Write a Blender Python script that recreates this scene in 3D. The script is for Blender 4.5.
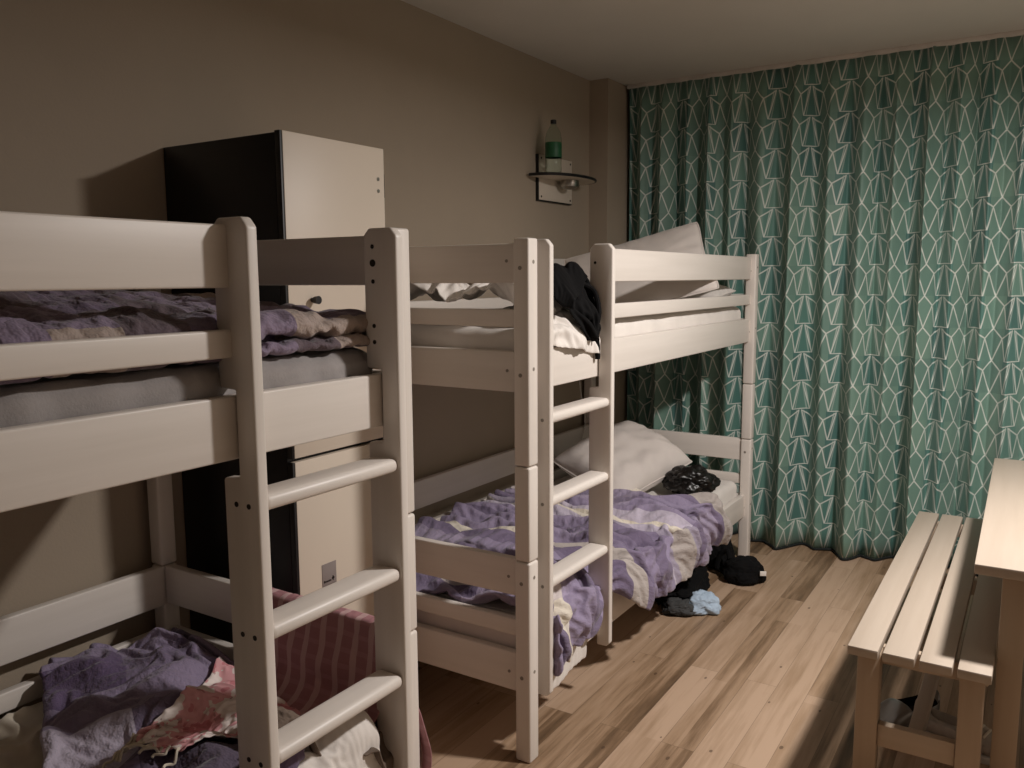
import bpy, bmesh, math, random
import numpy as np
from mathutils import Vector, Matrix, Euler, noise

for o in list(bpy.data.objects):
    bpy.data.objects.remove(o, do_unlink=True)
S = bpy.context.scene
COL = S.collection
R = math.radians

# ------------------------------------------------------------------ camera, light, exposure
cam = bpy.data.cameras.new('camera')
cam.sensor_width = 36.0
cam.lens = 834.8 / 1024 * 36.0
cam.clip_start = 0.05
co = bpy.data.objects.new('camera', cam)
COL.objects.link(co)
yaw, pitch, roll = R(32.40), R(-7.236), R(-0.344)
fwd = Vector((-math.sin(yaw) * math.cos(pitch), math.cos(yaw) * math.cos(pitch), math.sin(pitch)))
rgt = Vector((math.cos(yaw), math.sin(yaw), 0))
up = rgt.cross(fwd)
r2 = rgt * math.cos(roll) + up * math.sin(roll)
u2 = up * math.cos(roll) - rgt * math.sin(roll)
co.matrix_world = Matrix((r2, u2, -fwd)).transposed().to_4x4()
co.location = (1.1227, -1.8519, 1.3404)
S.camera = co

W = bpy.data.worlds.new('room_air')
S.world = W
W.use_nodes = True
W.node_tree.nodes['Background'].inputs[0].default_value = (1.0, 0.9, 0.8, 1)
W.node_tree.nodes['Background'].inputs[1].default_value = 0.0

def area(name, loc, rot, size, power, col):
    l = bpy.data.lights.new(name, 'AREA')
    l.shape = 'DISK'
    l.size = size
    l.energy = power
    l.color = col
    o = bpy.data.objects.new(name, l)
    o.location = loc
    o.rotation_euler = rot
    COL.objects.link(o)
    return o
# the room's ceiling lamp, hanging over the table: a shaded disc that throws its light downwards
area('ceiling_lamp_light', (1.43, 0.57, 2.15), (0, 0, 0), 0.17, 63, (1.0, 0.945, 0.905))

S.view_settings.view_transform = 'Standard'
S.view_settings.look = 'None'
S.view_settings.gamma = 1.0
S.view_settings.use_curve_mapping = False
S.view_settings.exposure = 0.0

# ------------------------------------------------------------------ helpers
def lin(c):
    c = [v / 255.0 for v in c]
    return tuple((v / 12.92 if v <= 0.04045 else ((v + 0.055) / 1.055) ** 2.4) for v in c) + (1,)

class NT:
    def __init__(self, name):
        self.m = bpy.data.materials.new(name)
        self.m.use_nodes = True
        self.t = self.m.node_tree
        self.b = self.t.nodes['Principled BSDF']
    def n(self, typ, **kw):
        nd = self.t.nodes.new(typ)
        for k, v in kw.items():
            setattr(nd, k, v)
        return nd
    def l(self, a, b):
        self.t.links.new(a, b)
    def math(self, op, a, b=None, clamp=False):
        nd = self.n('ShaderNodeMath', operation=op)
        nd.use_clamp = clamp
        for i, v in enumerate((a, b)):
            if v is None: continue
            if isinstance(v, (int, float)): nd.inputs[i].default_value = v
            else: self.l(v, nd.inputs[i])
        return nd.outputs[0]
    def vm(self, op, a, b=None, scale=None):
        nd = self.n('ShaderNodeVectorMath', operation=op)
        for i, v in enumerate((a, b)):
            if v is None: continue
            if isinstance(v, (tuple, list)): nd.inputs[i].default_value = v
            else: self.l(v, nd.inputs[i])
        if scale is not None:
            if isinstance(scale, (int, float)): nd.inputs['Scale'].default_value = scale
            else: self.l(scale, nd.inputs['Scale'])
        return nd.outputs['Value'] if op in ('DOT_PRODUCT', 'LENGTH', 'DISTANCE') else nd.outputs[0]
    def mix(self, fac, a, b, blend='MIX'):
        nd = self.n('ShaderNodeMix', data_type='RGBA', blend_type=blend)
        for s, v in ((nd.inputs[0], fac), (nd.inputs[6], a), (nd.inputs[7], b)):
            if isinstance(v, (int, float)): s.default_value = v
            elif isinstance(v, tuple): s.default_value = v
            else: self.l(v, s)
        return nd.outputs[2]
    def ramp(self, fac, stops, const=False):
        nd = self.n('ShaderNodeValToRGB')
        cr = nd.color_ramp
        if const: cr.interpolation = 'CONSTANT'
        while len(cr.elements) < len(stops): cr.elements.new(0.5)
        for e, (p, c) in zip(cr.elements, stops):
            e.position = p
            e.color = c if len(c) == 4 else tuple(c) + (1,)
        self.l(fac, nd.inputs[0])
        return nd.outputs[0]
    def noise(self, vec, scale, detail=3, rough=0.55):
        nd = self.n('ShaderNodeTexNoise')
        nd.inputs['Scale'].default_value = scale
        nd.inputs['Detail'].default_value = detail
        nd.inputs['Roughness'].default_value = rough
        if vec is not None: self.l(vec, nd.inputs['Vector'])
        return nd.outputs['Fac']
    def bump(self, h, strength=0.2, dist=0.01):
        nd = self.n('ShaderNodeBump')
        nd.inputs['Strength'].default_value = strength
        nd.inputs['Distance'].default_value = dist
        self.l(h, nd.inputs['Height'])
        self.l(nd.outputs[0], self.b.inputs['Normal'])
    def coord(self, which='Object'):
        return self.n('ShaderNodeTexCoord').outputs[which]

def plain(name, col, rough=0.6, metal=0.0, var=0.06, scale=12, bump=0.0, bscale=60, sheen=0.0):
    t = NT(name)
    c = lin(col)
    co_ = t.coord()
    f = t.noise(co_, scale, 4)
    d = tuple(max(0, v * (1 - var * 2)) for v in c[:3]) + (1,)
    e = tuple(min(1, v * (1 + var)) for v in c[:3]) + (1,)
    t.l(t.ramp(f, [(0.3, d), (0.7, e)]), t.b.inputs['Base Color'])
    t.b.inputs['Roughness'].default_value = rough
    t.b.inputs['Metallic'].default_value = metal
    if sheen: t.b.inputs['Sheen Weight'].default_value = sheen
    if bump: t.bump(t.noise(co_, bscale, 3), bump, 0.004)
    return t.m

def bolt(name, p0, p1, r, mat, parent, label=None):
    o = obj(name, cyl(bmesh.new(), p0, p1, r, seg=14), mat, parent)
    if label: o['label'] = label
    return o

def wood(name, col, dark, axis, rough=0.5, contrast=0.5, scale=1.0):
    """grain stretched along one axis (0=x, 1=y, 2=z)"""
    t = NT(name)
    mp = t.n('ShaderNodeMapping')
    s = [40 * scale] * 3
    s[axis] = 1.8 * scale
    mp.inputs['Scale'].default_value = s
    t.l(t.coord(), mp.inputs['Vector'])
    f = t.noise(mp.outputs[0], 1.0, 5, 0.6)
    f2 = t.noise(t.coord(), 3.0, 2)
    a, b = lin(col), lin(dark)
    m = tuple(a[i] * (1 - contrast) + b[i] * contrast for i in range(3)) + (1,)
    c = t.ramp(f, [(0.3, m), (0.65, a)])
    c = t.mix(t.math('MULTIPLY', f2, 0.25), c, m)
    t.l(c, t.b.inputs['Base Color'])
    t.b.inputs['Roughness'].default_value = rough
    t.bump(f, 0.06, 0.002)
    return t.m

def obj(name, bm, mat, parent=None, smooth=True, angle=35):
    me = bpy.data.meshes.new(name)
    bm.to_mesh(me)
    bm.free()
    o = bpy.data.objects.new(name, me)
    COL.objects.link(o)
    if mat is not None:
        for mm in (mat if isinstance(mat, (list, tuple)) else [mat]):
            me.materials.append(mm)
    if smooth:
        me.shade_smooth()
        try:
            me.set_sharp_from_angle(angle=R(angle))
        except Exception:
            pass
    if parent is not None:
        o.parent = parent
    return o

def thing(name, label, cat, loc=(0, 0, 0), group=None, rotz=0):
    o = bpy.data.objects.new(name, None)
    o.empty_display_size = 0.05
    o.location = loc
    o.rotation_euler = (0, 0, rotz)
    COL.objects.link(o)
    return tag(o, label, cat, group)

def tag(o, label, cat, group=None):
    o['label'] = label
    o['category'] = cat
    if group: o['group'] = group
    return o

def struct(o):
    o['kind'] = 'structure'
    return o

def box(bm, lo, hi, bev=0.003, seg=2, mat=0):
    r = bmesh.ops.create_cube(bm, size=1)
    vs = r['verts']
    for v in vs:
        v.co = Vector([lo[i] + (v.co[i] + 0.5) * (hi[i] - lo[i]) for i in range(3)])
    fs = set(f for v in vs for f in v.link_faces)
    for f in fs: f.material_index = mat
    if bev:
        es = list(set(e for v in vs for e in v.link_edges))
        rr = bmesh.ops.bevel(bm, geom=es, offset=min(bev, 0.49 * min(hi[i] - lo[i] for i in range(3))), segments=seg, affect='EDGES', profile=0.5)
        for f in rr['faces']: f.material_index = mat
    return bm

def bx(lo, hi, bev=0.003, seg=2):
    return box(bmesh.new(), lo, hi, bev, seg)

def prism(bm, pts, axis, a, b, bev=0.0, seg=2):
    """pts: 2-D outline in the two other axes (in order), extruded along axis from a to b"""
    def P(p, t):
        q = [0, 0, 0]
        k = [i for i in range(3) if i != axis]
        q[k[0]], q[k[1]], q[axis] = p[0], p[1], t
        return q
    v0 = [bm.verts.new(P(p, a)) for p in pts]
    v1 = [bm.verts.new(P(p, b)) for p in pts]
    n = len(pts)
    fs = [bm.faces.new(v0[::-1]), bm.faces.new(v1)]
    for i in range(n):
        fs.append(bm.faces.new((v0[i], v0[(i + 1) % n], v1[(i + 1) % n], v1[i])))
    bmesh.ops.recalc_face_normals(bm, faces=fs)
    if bev:
        es = [e for e in bm.edges if e.verts[0] in v0 + v1 and e.verts[1] in v0 + v1]
        bmesh.ops.bevel(bm, geom=es, offset=bev, segments=seg, affect='EDGES', profile=0.5)
    return bm

def cyl(bm, p0, p1, r0, r1=None, seg=20, cap=True):
    r1 = r0 if r1 is None else r1
    p0, p1 = Vector(p0), Vector(p1)
    d = (p1 - p0)
    q = d.to_track_quat('Z', 'Y').to_matrix().to_4x4()
    m = Matrix.Translation((p0 + p1) / 2) @ q
    bmesh.ops.create_cone(bm, cap_ends=cap, segments=seg, radius1=r0, radius2=r1, depth=d.length, matrix=m)
    return bm

def lathe(bm, prof, seg=32, center=(0, 0, 0)):
    rings = []
    for r, z in prof:
        if r < 1e-5:
            rings.append([bm.verts.new((center[0], center[1], center[2] + z))])
        else:
            rings.append([bm.verts.new((center[0] + r * math.cos(2 * math.pi * i / seg), center[1] + r * math.sin(2 * math.pi * i / seg), center[2] + z)) for i in range(seg)])
    for a, b in zip(rings, rings[1:]):
        for i in range(seg):
            j = (i + 1) % seg
            if len(a) == 1 and len(b) == 1: continue
            if len(a) == 1: bm.faces.new((a[0], b[i], b[j]))
            elif len(b) == 1: bm.faces.new((a[i], a[j], b[0]))
            else: bm.faces.new((a[i], a[j], b[j], b[i]))
    bmesh.ops.recalc_face_normals(bm, faces=bm.faces[:])
    return bm

def tube(bm, pts, r, seg=8):
    pts = [Vector(p) for p in pts]
    rings = []
    n = len(pts)
    for i, p in enumerate(pts):
        d = (pts[min(i + 1, n - 1)] - pts[max(i - 1, 0)]).normalized()
        a = d.orthogonal().normalized() if i == 0 else (prev - d * prev.dot(d)).normalized()
        prev = a
        b = d.cross(a)
        rr = r[i] if isinstance(r, (list, tuple)) else r
        rings.append([bm.verts.new(p + (a * math.cos(2 * math.pi * k / seg) + b * math.sin(2 * math.pi * k / seg)) * rr) for k in range(seg)])
    for a, b in zip(rings, rings[1:]):
        for i in range(seg):
            bm.faces.new((a[i], a[(i + 1) % seg], b[(i + 1) % seg], b[i]))
    bm.faces.new(rings[0][::-1]); bm.faces.new(rings[-1])
    bmesh.ops.recalc_face_normals(bm, faces=bm.faces[:])
    return bm

def smooth_path(pts, n=8):
    pts = [Vector(p) for p in pts]
    P = [pts[0]] + pts + [pts[-1]]
    out = []
    for i in range(1, len(P) - 2):
        for k in range(n):
            t = k / n
            a, b, c, d = P[i - 1], P[i], P[i + 1], P[i + 2]
            out.append(0.5 * ((2 * b) + (c - a) * t + (2 * a - 5 * b + 4 * c - d) * t * t + (3 * b - a - 3 * c + d) * t ** 3))
    out.append(pts[-1])
    return out

def vnoise(x, y, z, s):
    return noise.noise(Vector((x * s, y * s, z * s)))

# ---- cloth settled by a small position based solver (distance constraints + gravity + box obstacles)
def settle(X, du, dv, boxes, steps=90, iters=8, g=0.004, th=0.006, bend=0.25, fric=0.6, pin=None, damp=0.9, floor=None, zmax=None, hold=0.0, holdz=0.0, hf=None, rows=True):
    X = X.copy(); P = X.copy()
    ny, nx = X.shape[:2]
    def con(A, B, rest, k):
        d = B - A
        L = np.sqrt((d * d).sum(-1, keepdims=True)) + 1e-9
        c = d * ((L - rest) / L) * (0.5 * k)
        A += c; B -= c
    def soft(A, B, rest, k):            # resists folding only
        d = B - A
        L = np.sqrt((d * d).sum(-1, keepdims=True)) + 1e-9
        c = d * (np.minimum(L - rest, 0) / L) * (0.5 * k)
        A += c; B -= c
    dd = math.hypot(float(np.mean(du)), float(np.mean(dv)))
    pin0 = X.copy()
    hold = np.asarray(hold); holdz = np.asarray(holdz)
    for s in range(steps):
        V = (X - P) * damp
        P = X.copy()
        X = X + V
        X[..., 2] -= g
        X[..., :2] += (pin0[..., :2] - X[..., :2]) * (hold[..., None] if hold.ndim else hold)
        X[..., 2] += (pin0[..., 2] - X[..., 2]) * holdz
        for it in range(iters):
            for o in (0, 1):
                m = (nx - o) // 2 * 2
                con(X[:, o:o + m:2], X[:, o + 1:o + m:2], du, 1.0)
                m = (ny - o) // 2 * 2
                con(X[o:o + m:2], X[o + 1:o + m:2], dv, 1.0)
            con(X[:-1, :-1], X[1:, 1:], dd, 0.12)
            con(X[:-1, 1:], X[1:, :-1], dd, 0.12)
            soft(X[:, :-2], X[:, 2:], du * 1.9, bend)
            soft(X[:-2], X[2:], dv * 1.9, bend)
            if ny > 8 and nx > 8:
                soft(X[:, :-4], X[:, 4:], du * 2.6, bend * 0.5)
                soft(X[:-4], X[4:], dv * 2.6, bend * 0.5)
            if pin is not None:
                X += (pin0 - X) * pin
            hit = np.zeros((ny, nx), bool)
            for (lo, hi, faces) in boxes:
                lo_ = np.array(lo) - th; hi_ = np.array(hi) + th
                ins = np.all((X > lo_) & (X < hi_), -1)
                if not ins.any(): continue
                q = X[ins]
                best = np.full(len(q), 1e9); tgt = q.copy()
                for f in faces:
                    ax = 'xyz'.index(f[1])
                    if f[0] == '+': dist = hi_[ax] - q[:, ax]; val = hi_[ax]
                    else: dist = q[:, ax] - lo_[ax]; val = lo_[ax]
                    w = dist < best
                    best = np.where(w, dist, best)
                    t2 = q.copy(); t2[:, ax] = val
                    tgt[w] = t2[w]
                X[ins] = tgt
                hit |= ins
            if hf is not None:
                gx = ((X[..., 0] - hf[0]) / hf[2]).astype(int); gy = ((X[..., 1] - hf[1]) / hf[2]).astype(int)
                ok = (gx >= 0) & (gy >= 0) & (gx < hf[3].shape[1]) & (gy < hf[3].shape[0])
                zz = np.where(ok, hf[3][np.clip(gy, 0, hf[3].shape[0] - 1), np.clip(gx, 0, hf[3].shape[1] - 1)], -9.0) + th
                f = X[..., 2] < zz
                X[..., 2] = np.where(f, zz, X[..., 2]); hit |= f
            if floor is not None:
                f = X[..., 2] < floor + th
                X[..., 2][f] = floor + th
                hit |= f
            if zmax is not None:
                X[..., 2] = np.minimum(X[..., 2], zmax)
        P[hit] = P[hit] * (1 - fric) + X[hit] * fric
    return X

def grid_mesh(name, X, mat, parent=None, uv=(1, 1), thick=0.006, sub=1, solid=True, offset=-1):
    ny, nx = X.shape[:2]
    bm = bmesh.new()
    vs = [[bm.verts.new(X[j, i]) for i in range(nx)] for j in range(ny)]
    ul = bm.loops.layers.uv.new('UVMap')
    for j in range(ny - 1):
        for i in range(nx - 1):
            f = bm.faces.new((vs[j][i], vs[j][i + 1], vs[j + 1][i + 1], vs[j + 1][i]))
            for lp, (a, b) in zip(f.loops, ((i, j), (i + 1, j), (i + 1, j + 1), (i, j + 1))):
                lp[ul].uv = (a / (nx - 1) * uv[0], b / (ny - 1) * uv[1])
    o = obj(name, bm, mat, parent, smooth=False)
    o.data.shade_smooth()
    if solid:
        md = o.modifiers.new('thickness', 'SOLIDIFY'); md.thickness = thick; md.offset = offset
    if sub:
        md = o.modifiers.new('smooth', 'SUBSURF'); md.levels = sub; md.render_levels = sub
    return o

def noise_grid(ny, nx, w, h, s, seed):
    out = np.zeros((ny, nx))
    for j in range(ny):
        for i in range(nx):
            out[j, i] = noise.noise(Vector((i / nx * w * s, j / ny * h * s, seed * 7.31)))
    return out

def sheet(x0, x1, y0, y1, z, nx, ny, slackx=1.1, slacky=1.1, amp=0.03, s=9.0, seed=1, skew=0.0):
    """flat start grid; rest lengths are longer than the start, so it buckles into folds"""
    X = np.zeros((ny, nx, 3))
    xs = np.linspace(x0, x1, nx); ys = np.linspace(y0, y1, ny)
    X[..., 0] = xs[None, :]; X[..., 1] = ys[:, None]
    X[..., 0] += skew * (X[..., 1] - (y0 + y1) / 2)
    w, h = abs(x1 - x0), abs(y1 - y0)
    X[..., 2] = z + amp * (noise_grid(ny, nx, w, h, s, seed) + 0.6 * noise_grid(ny, nx, w, h, s * 2.1, seed + 3))
    X[..., 0] += 0.3 * amp * noise_grid(ny, nx, w, h, s, seed + 5)
    X[..., 1] += 0.3 * amp * noise_grid(ny, nx, w, h, s, seed + 9)
    return X, w / (nx - 1) * slackx, h / (ny - 1) * slacky

# ------------------------------------------------------------------ materials
M = {}
M['bed'] = wood('white_painted_wood', (226, 218, 210), (178, 168, 155), 1, 0.42, 0.22, 0.7)
M['bed_x'] = wood('white_painted_wood_across', (226, 218, 210), (178, 168, 155), 0, 0.42, 0.22, 0.7)
M['bed_z'] = wood('white_painted_wood_upright', (228, 220, 212), (178, 168, 155), 2, 0.42, 0.22, 0.7)
M['bolt'] = plain('dark_bolt', (48, 42, 38), 0.4, 0.6)
M['cap'] = plain('grey_bolt_cap', (140, 132, 122), 0.5, 0.1)
M['black'] = plain('black_laminate', (17, 15, 17), 0.45)
M['white'] = plain('cream_white_laminate', (212, 199, 183), 0.45, 0, 0.015, 2)
M['wall'] = plain('brown_beige_wall_paint', (165, 150, 132), 0.85, 0, 0.03, 1.5, 0.15, 130)
M['wall_unseen'] = plain('bounce_wall_paint', (148, 140, 130), 0.85, 0, 0.02, 1.5, 0.1, 130)  # unseen walls only: tone set to control how much light they bounce
M['ceil'] = plain('ceiling_paint', (208, 202, 194), 0.9, 0, 0.02, 2, 0.1, 90)
M['matgrey'] = plain('grey_mattress_cover', (158, 152, 150), 0.9, 0, 0.05, 30, 0.2, 240, 0.2)
M['linen'] = plain('white_bed_linen', (226, 219, 212), 0.85, 0, 0.03, 10, 0.12, 300, 0.2)
M['pillow'] = plain('off_white_pillow_case', (212, 203, 196), 0.85, 0, 0.03, 8, 0.12, 300, 0.2)
M['cream'] = plain('cream_cloth', (212, 201, 182), 0.9, 0, 0.05, 12, 0.1, 300, 0.2)
M['blackcloth'] = plain('black_cloth', (9, 8, 9), 0.9, 0, 0.2, 20, 0.2, 200)
M['blackcloth'].node_tree.nodes['Principled BSDF'].inputs['Specular IOR Level'].default_value = 0.2
M['jacket'] = plain('shiny_black_quilting', (20, 17, 15), 0.35, 0, 0.3, 30, 0.4, 60)
M['taupe'] = plain('grey_brown_cotton', (112, 96, 84), 0.9, 0, 0.12, 20, 0.2, 260)
M['blue'] = plain('pale_blue_cloth', (168, 186, 204), 0.8, 0, 0.06, 14, 0.15, 200)
M['greycloth'] = plain('dark_grey_cloth', (58, 58, 58), 0.85, 0, 0.1, 14, 0.15, 200)
M['bench'] = wood('pale_birch', (178, 164, 149), (152, 136, 118), 1, 0.5, 0.35, 0.6)
M['bench_x'] = wood('pale_birch_across', (186, 168, 148), (156, 135, 114), 0, 0.55, 0.35, 0.6)
M['bench_z'] = wood('pale_birch_upright', (178, 158, 136), (148, 126, 104), 2, 0.55, 0.35, 0.6)
M['cable'] = plain('white_plastic', (205, 198, 190), 0.5)
M['signgrey'] = plain('grey_plate', (140, 130, 127), 0.5)
M['metal'] = plain('brushed_metal', (170, 165, 158), 0.28, 1.0)
M['shoegrey'] = plain('grey_suede', (176, 165, 153), 0.9, 0, 0.12, 30, 0.3, 200)
M['shoesilver'] = plain('silver_patent_leather', (128, 124, 120), 0.3, 0.5)
M['sole'] = plain('white_rubber', (205, 200, 192), 0.6)

def glass_mat(name, col, rough=0.03, ior=1.33, alpha=1.0):
    t = NT(name)
    t.b.inputs['Base Color'].default_value = col
    t.b.inputs['Transmission Weight'].default_value = 1.0
    t.b.inputs['Roughness'].default_value = rough
    t.b.inputs['IOR'].default_value = ior
    return t.m
M['bottle'] = glass_mat('clear_plastic', (0.86, 0.92, 0.88, 1), 0.06, 1.12)
M['bottlelabel'] = plain('green_label', (30, 86, 52), 0.5)

def floor_mat():
    t = NT('oak_look_laminate')
    mp = t.n('ShaderNodeMapping')
    mp.inputs['Rotation'].default_value = (0, 0, R(90))
    mp.inputs['Location'].default_value = (0.3, 0.03, 0)
    t.l(t.coord(), mp.inputs['Vector'])
    def brick(w, h, off, freq, mortar):
        b = t.n('ShaderNodeTexBrick')
        b.offset = off; b.offset_frequency = freq
        b.inputs['Scale'].default_value = 1
        b.inputs['Brick Width'].default_value = w
        b.inputs['Row Height'].default_value = h
        b.inputs['Mortar Size'].default_value = mortar
        b.inputs['Mortar Smooth'].default_value = 0.1
        b.inputs['Color1'].default_value = (0, 0, 0, 1)
        b.inputs['Color2'].default_value = (1, 1, 1, 1)
        b.inputs['Mortar'].default_value = (0, 0, 0, 1)
        t.l(mp.outputs[0], b.inputs['Vector'])
        return b
    b1 = brick(1.30, 0.098, 0.39, 2, 0.0)
    b2 = brick(1.05, 0.049, 0.43, 3, 0.0)
    bm_ = brick(1.30, 0.098, 0.39, 2, 0.0007)
    tone = t.math('ADD', t.math('MULTIPLY', b1.outputs['Color'], 0.62), t.math('MULTIPLY', b2.outputs['Color'], 0.38))
    g = t.n('ShaderNodeMapping')
    g.inputs['Scale'].default_value = (26, 1.6, 1)
    t.l(t.coord(), g.inputs['Vector'])
    off = t.vm('SCALE', b1.outputs['Color'], scale=37.0)
    gv = t.vm('ADD', g.outputs[0], off)
    grain = t.noise(gv, 1.6, 6, 0.62)
    g2 = t.n('ShaderNodeMapping')
    g2.inputs['Scale'].default_value = (9, 0.9, 1)
    t.l(t.coord(), g2.inputs['Vector'])
    wav = t.noise(t.vm('ADD', g2.outputs[0], off), 1.2, 4, 0.6)
    f = t.math('ADD', t.math('MULTIPLY', tone, 0.37), t.math('ADD', t.math('MULTIPLY', grain, 0.52), t.math('MULTIPLY', wav, 0.30)))
    c = t.ramp(f, [(0.32, lin((80, 61, 43))), (0.45, lin((122, 97, 73))), (0.55, lin((156, 129, 103))), (0.72, lin((182, 155, 131)))])
    # knots
    vo = t.n('ShaderNodeTexVoronoi', voronoi_dimensions='2D')
    vo.inputs['Scale'].default_value = 1.0
    kv = t.n('ShaderNodeMapping')
    kv.inputs['Scale'].default_value = (6.4, 3.4, 1)
    t.l(t.coord(), kv.inputs['Vector'])
    t.l(kv.outputs[0], vo.inputs['Vector'])
    vo.inputs['Randomness'].default_value = 1.0
    k = t.math('LESS_THAN', t.math('ADD', vo.outputs['Distance'], t.math('MULTIPLY', grain, 0.07)), 0.06)
    sp = t.n('ShaderNodeSeparateColor'); t.l(vo.outputs['Color'], sp.inputs[0])
    k = t.math('MULTIPLY', k, t.math('GREATER_THAN', sp.outputs[0], 0.5))
    c = t.mix(t.math('MULTIPLY', k, 0.65), c, lin((66, 46, 32)))
    c = t.mix(t.math('MULTIPLY', bm_.outputs['Fac'], 0.6), c, lin((70, 52, 38)))
    t.l(c, t.b.inputs['Base Color'])
    t.b.inputs['Roughness'].default_value = 0.5
    t.bump(t.math('SUBTRACT', grain, bm_.outputs['Fac']), 0.08, 0.002)
    return t.m
M['floor'] = floor_mat()

def curtain_mat():
    t = NT('green_geometric_curtain_cloth')
    P, H = 0.232, 0.139
    sx = t.n('ShaderNodeSeparateXYZ')
    t.l(t.coord('UV'), sx.inputs[0])
    U = t.math('DIVIDE', sx.outputs[0], P)
    V = t.math('DIVIDE', sx.outputs[1], H)
    uf = t.math('SUBTRACT', U, t.math('ROUND', U))           # -0.5..0.5 about the trapezoid column
    ua = t.math('MULTIPLY', t.math('ABSOLUTE', uf), 1.78)     # in units of the row height
    vf = t.math('SUBTRACT', 1.0, t.math('FRACT', V))         # 0 at the top of a row, 1 at the bottom
    cb = t.n('ShaderNodeCombineXYZ')
    t.l(ua, cb.inputs[0]); t.l(vf, cb.inputs[1])
    p = cb.outputs[0]
    T = (0.37, 1.0); Sd = (0.55, 0.30); A = (0.06, 0.04); D0 = (0.89, 0.0); D1 = (0.89, 1.0)
    segs = [(A, Sd, .9), (Sd, T, .9), (A, T, 1.0), ((0.15, 0.06), (0.35, 0.97), .6), (Sd, D0, 1.0), (Sd, D1, 1.0), ((0, 0.985), T, 1.0), ((0.05, 0.06), (0.25, 0.97), .35)]
    tot = None
    for a, b, wgt in segs:
        ba = (b[0] - a[0], b[1] - a[1], 0)
        pa = t.vm('SUBTRACT', p, (a[0], a[1], 0))
        h = t.math('DIVIDE', t.vm('DOT_PRODUCT', pa, ba), ba[0] ** 2 + ba[1] ** 2, clamp=True)
        q = t.n('ShaderNodeVectorMath', operation='SCALE'); q.inputs[0].default_value = ba; t.l(h, q.inputs['Scale'])
        d = t.vm('LENGTH', t.vm('SUBTRACT', pa, q.outputs[0]))
        mr = t.n('ShaderNodeMapRange')
        mr.interpolation_type = 'SMOOTHSTEP'
        mr.inputs['From Min'].default_value = 0.006; mr.inputs['From Max'].default_value = 0.036
        mr.inputs['To Min'].default_value = wgt; mr.inputs['To Max'].default_value = 0.0
        t.l(d, mr.inputs['Value'])
        tot = mr.outputs[0] if tot is None else t.math('MAXIMUM', tot, mr.outputs[0])
    # cell tints: shade by column half and row
    cell = t.n('ShaderNodeCombineXYZ')
    t.l(t.math('FLOOR', t.math('MULTIPLY', t.math('ADD', U, 0.25), 2.0)), cell.inputs[0])
    t.l(t.math('FLOOR', V), cell.inputs[1])
    wn = t.n('ShaderNodeTexWhiteNoise', noise_dimensions='2D')
    t.l(cell.outputs[0], wn.inputs['Vector'])
    base = t.ramp(wn.outputs['Value'], [(0.0, lin((66, 102, 96))), (0.5, lin((82, 124, 113))), (1.0, lin((112, 144, 128)))])
    par = t.math('PINGPONG', t.math('FLOOR', t.math('MULTIPLY', t.math('ADD', U, 0.25), 2.0)), 1.0)
    base = t.mix(t.math('MULTIPLY', par, 0.55), base, lin((132, 156, 138)))
    soft = t.noise(t.coord('UV'), 2.2, 2)
    base = t.mix(t.math('MULTIPLY', soft, 0.5), base, lin((74, 122, 118)))
    c = t.mix(t.math('MULTIPLY', tot, 0.88), base, lin((222, 224, 216)))
    t.l(c, t.b.inputs['Base Color'])
    t.b.inputs['Roughness'].default_value = 0.55
    t.b.inputs['Sheen Weight'].default_value = 0.15
    return t.m
M['curtain'] = curtain_mat()
M['hem'] = plain('dark_hem_tape', (20, 26, 26), 0.8)

def patch_mat(name, cu, cv, cols, seed=0.0, quilt=False):
    """patchwork print: staggered rectangles of a few flat tones"""
    t = NT(name)
    sx = t.n('ShaderNodeSeparateXYZ'); t.l(t.coord('UV'), sx.inputs[0])
    vrow = t.math('FLOOR', t.math('DIVIDE', sx.outputs[1], cv))
    w0 = t.n('ShaderNodeTexWhiteNoise', noise_dimensions='1D'); t.l(t.math('ADD', vrow, seed), w0.inputs['W'])
    uu = t.math('ADD', t.math('DIVIDE', sx.outputs[0], cu), t.math('MULTIPLY', w0.outputs['Value'], 0.7))
    cell = t.n('ShaderNodeCombineXYZ')
    t.l(t.math('FLOOR', uu), cell.inputs[0]); t.l(t.math('ADD', vrow, seed * 3.7), cell.inputs[1])
    wn = t.n('ShaderNodeTexWhiteNoise', noise_dimensions='2D'); t.l(cell.outputs[0], wn.inputs['Vector'])
    n = len(cols)
    c = t.ramp(wn.outputs['Value'], [(w, lin(k)) for w, k in cols], const=True)
    f = t.noise(t.coord('UV'), 16, 4)
    c = t.mix(0.35, c, t.mix(f, c, lin((120, 104, 128))))
    t.l(c, t.b.inputs['Base Color'])
    t.b.inputs['Roughness'].default_value = 0.85
    t.b.inputs['Sheen Weight'].default_value = 0.15
    cr = t.noise(t.coord('UV'), 13.0, 4, 0.6)
    cr = t.math('ABSOLUTE', t.math('SUBTRACT', cr, 0.5))
    t.bump(cr, 0.7, 0.03)
    return t.m

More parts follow.
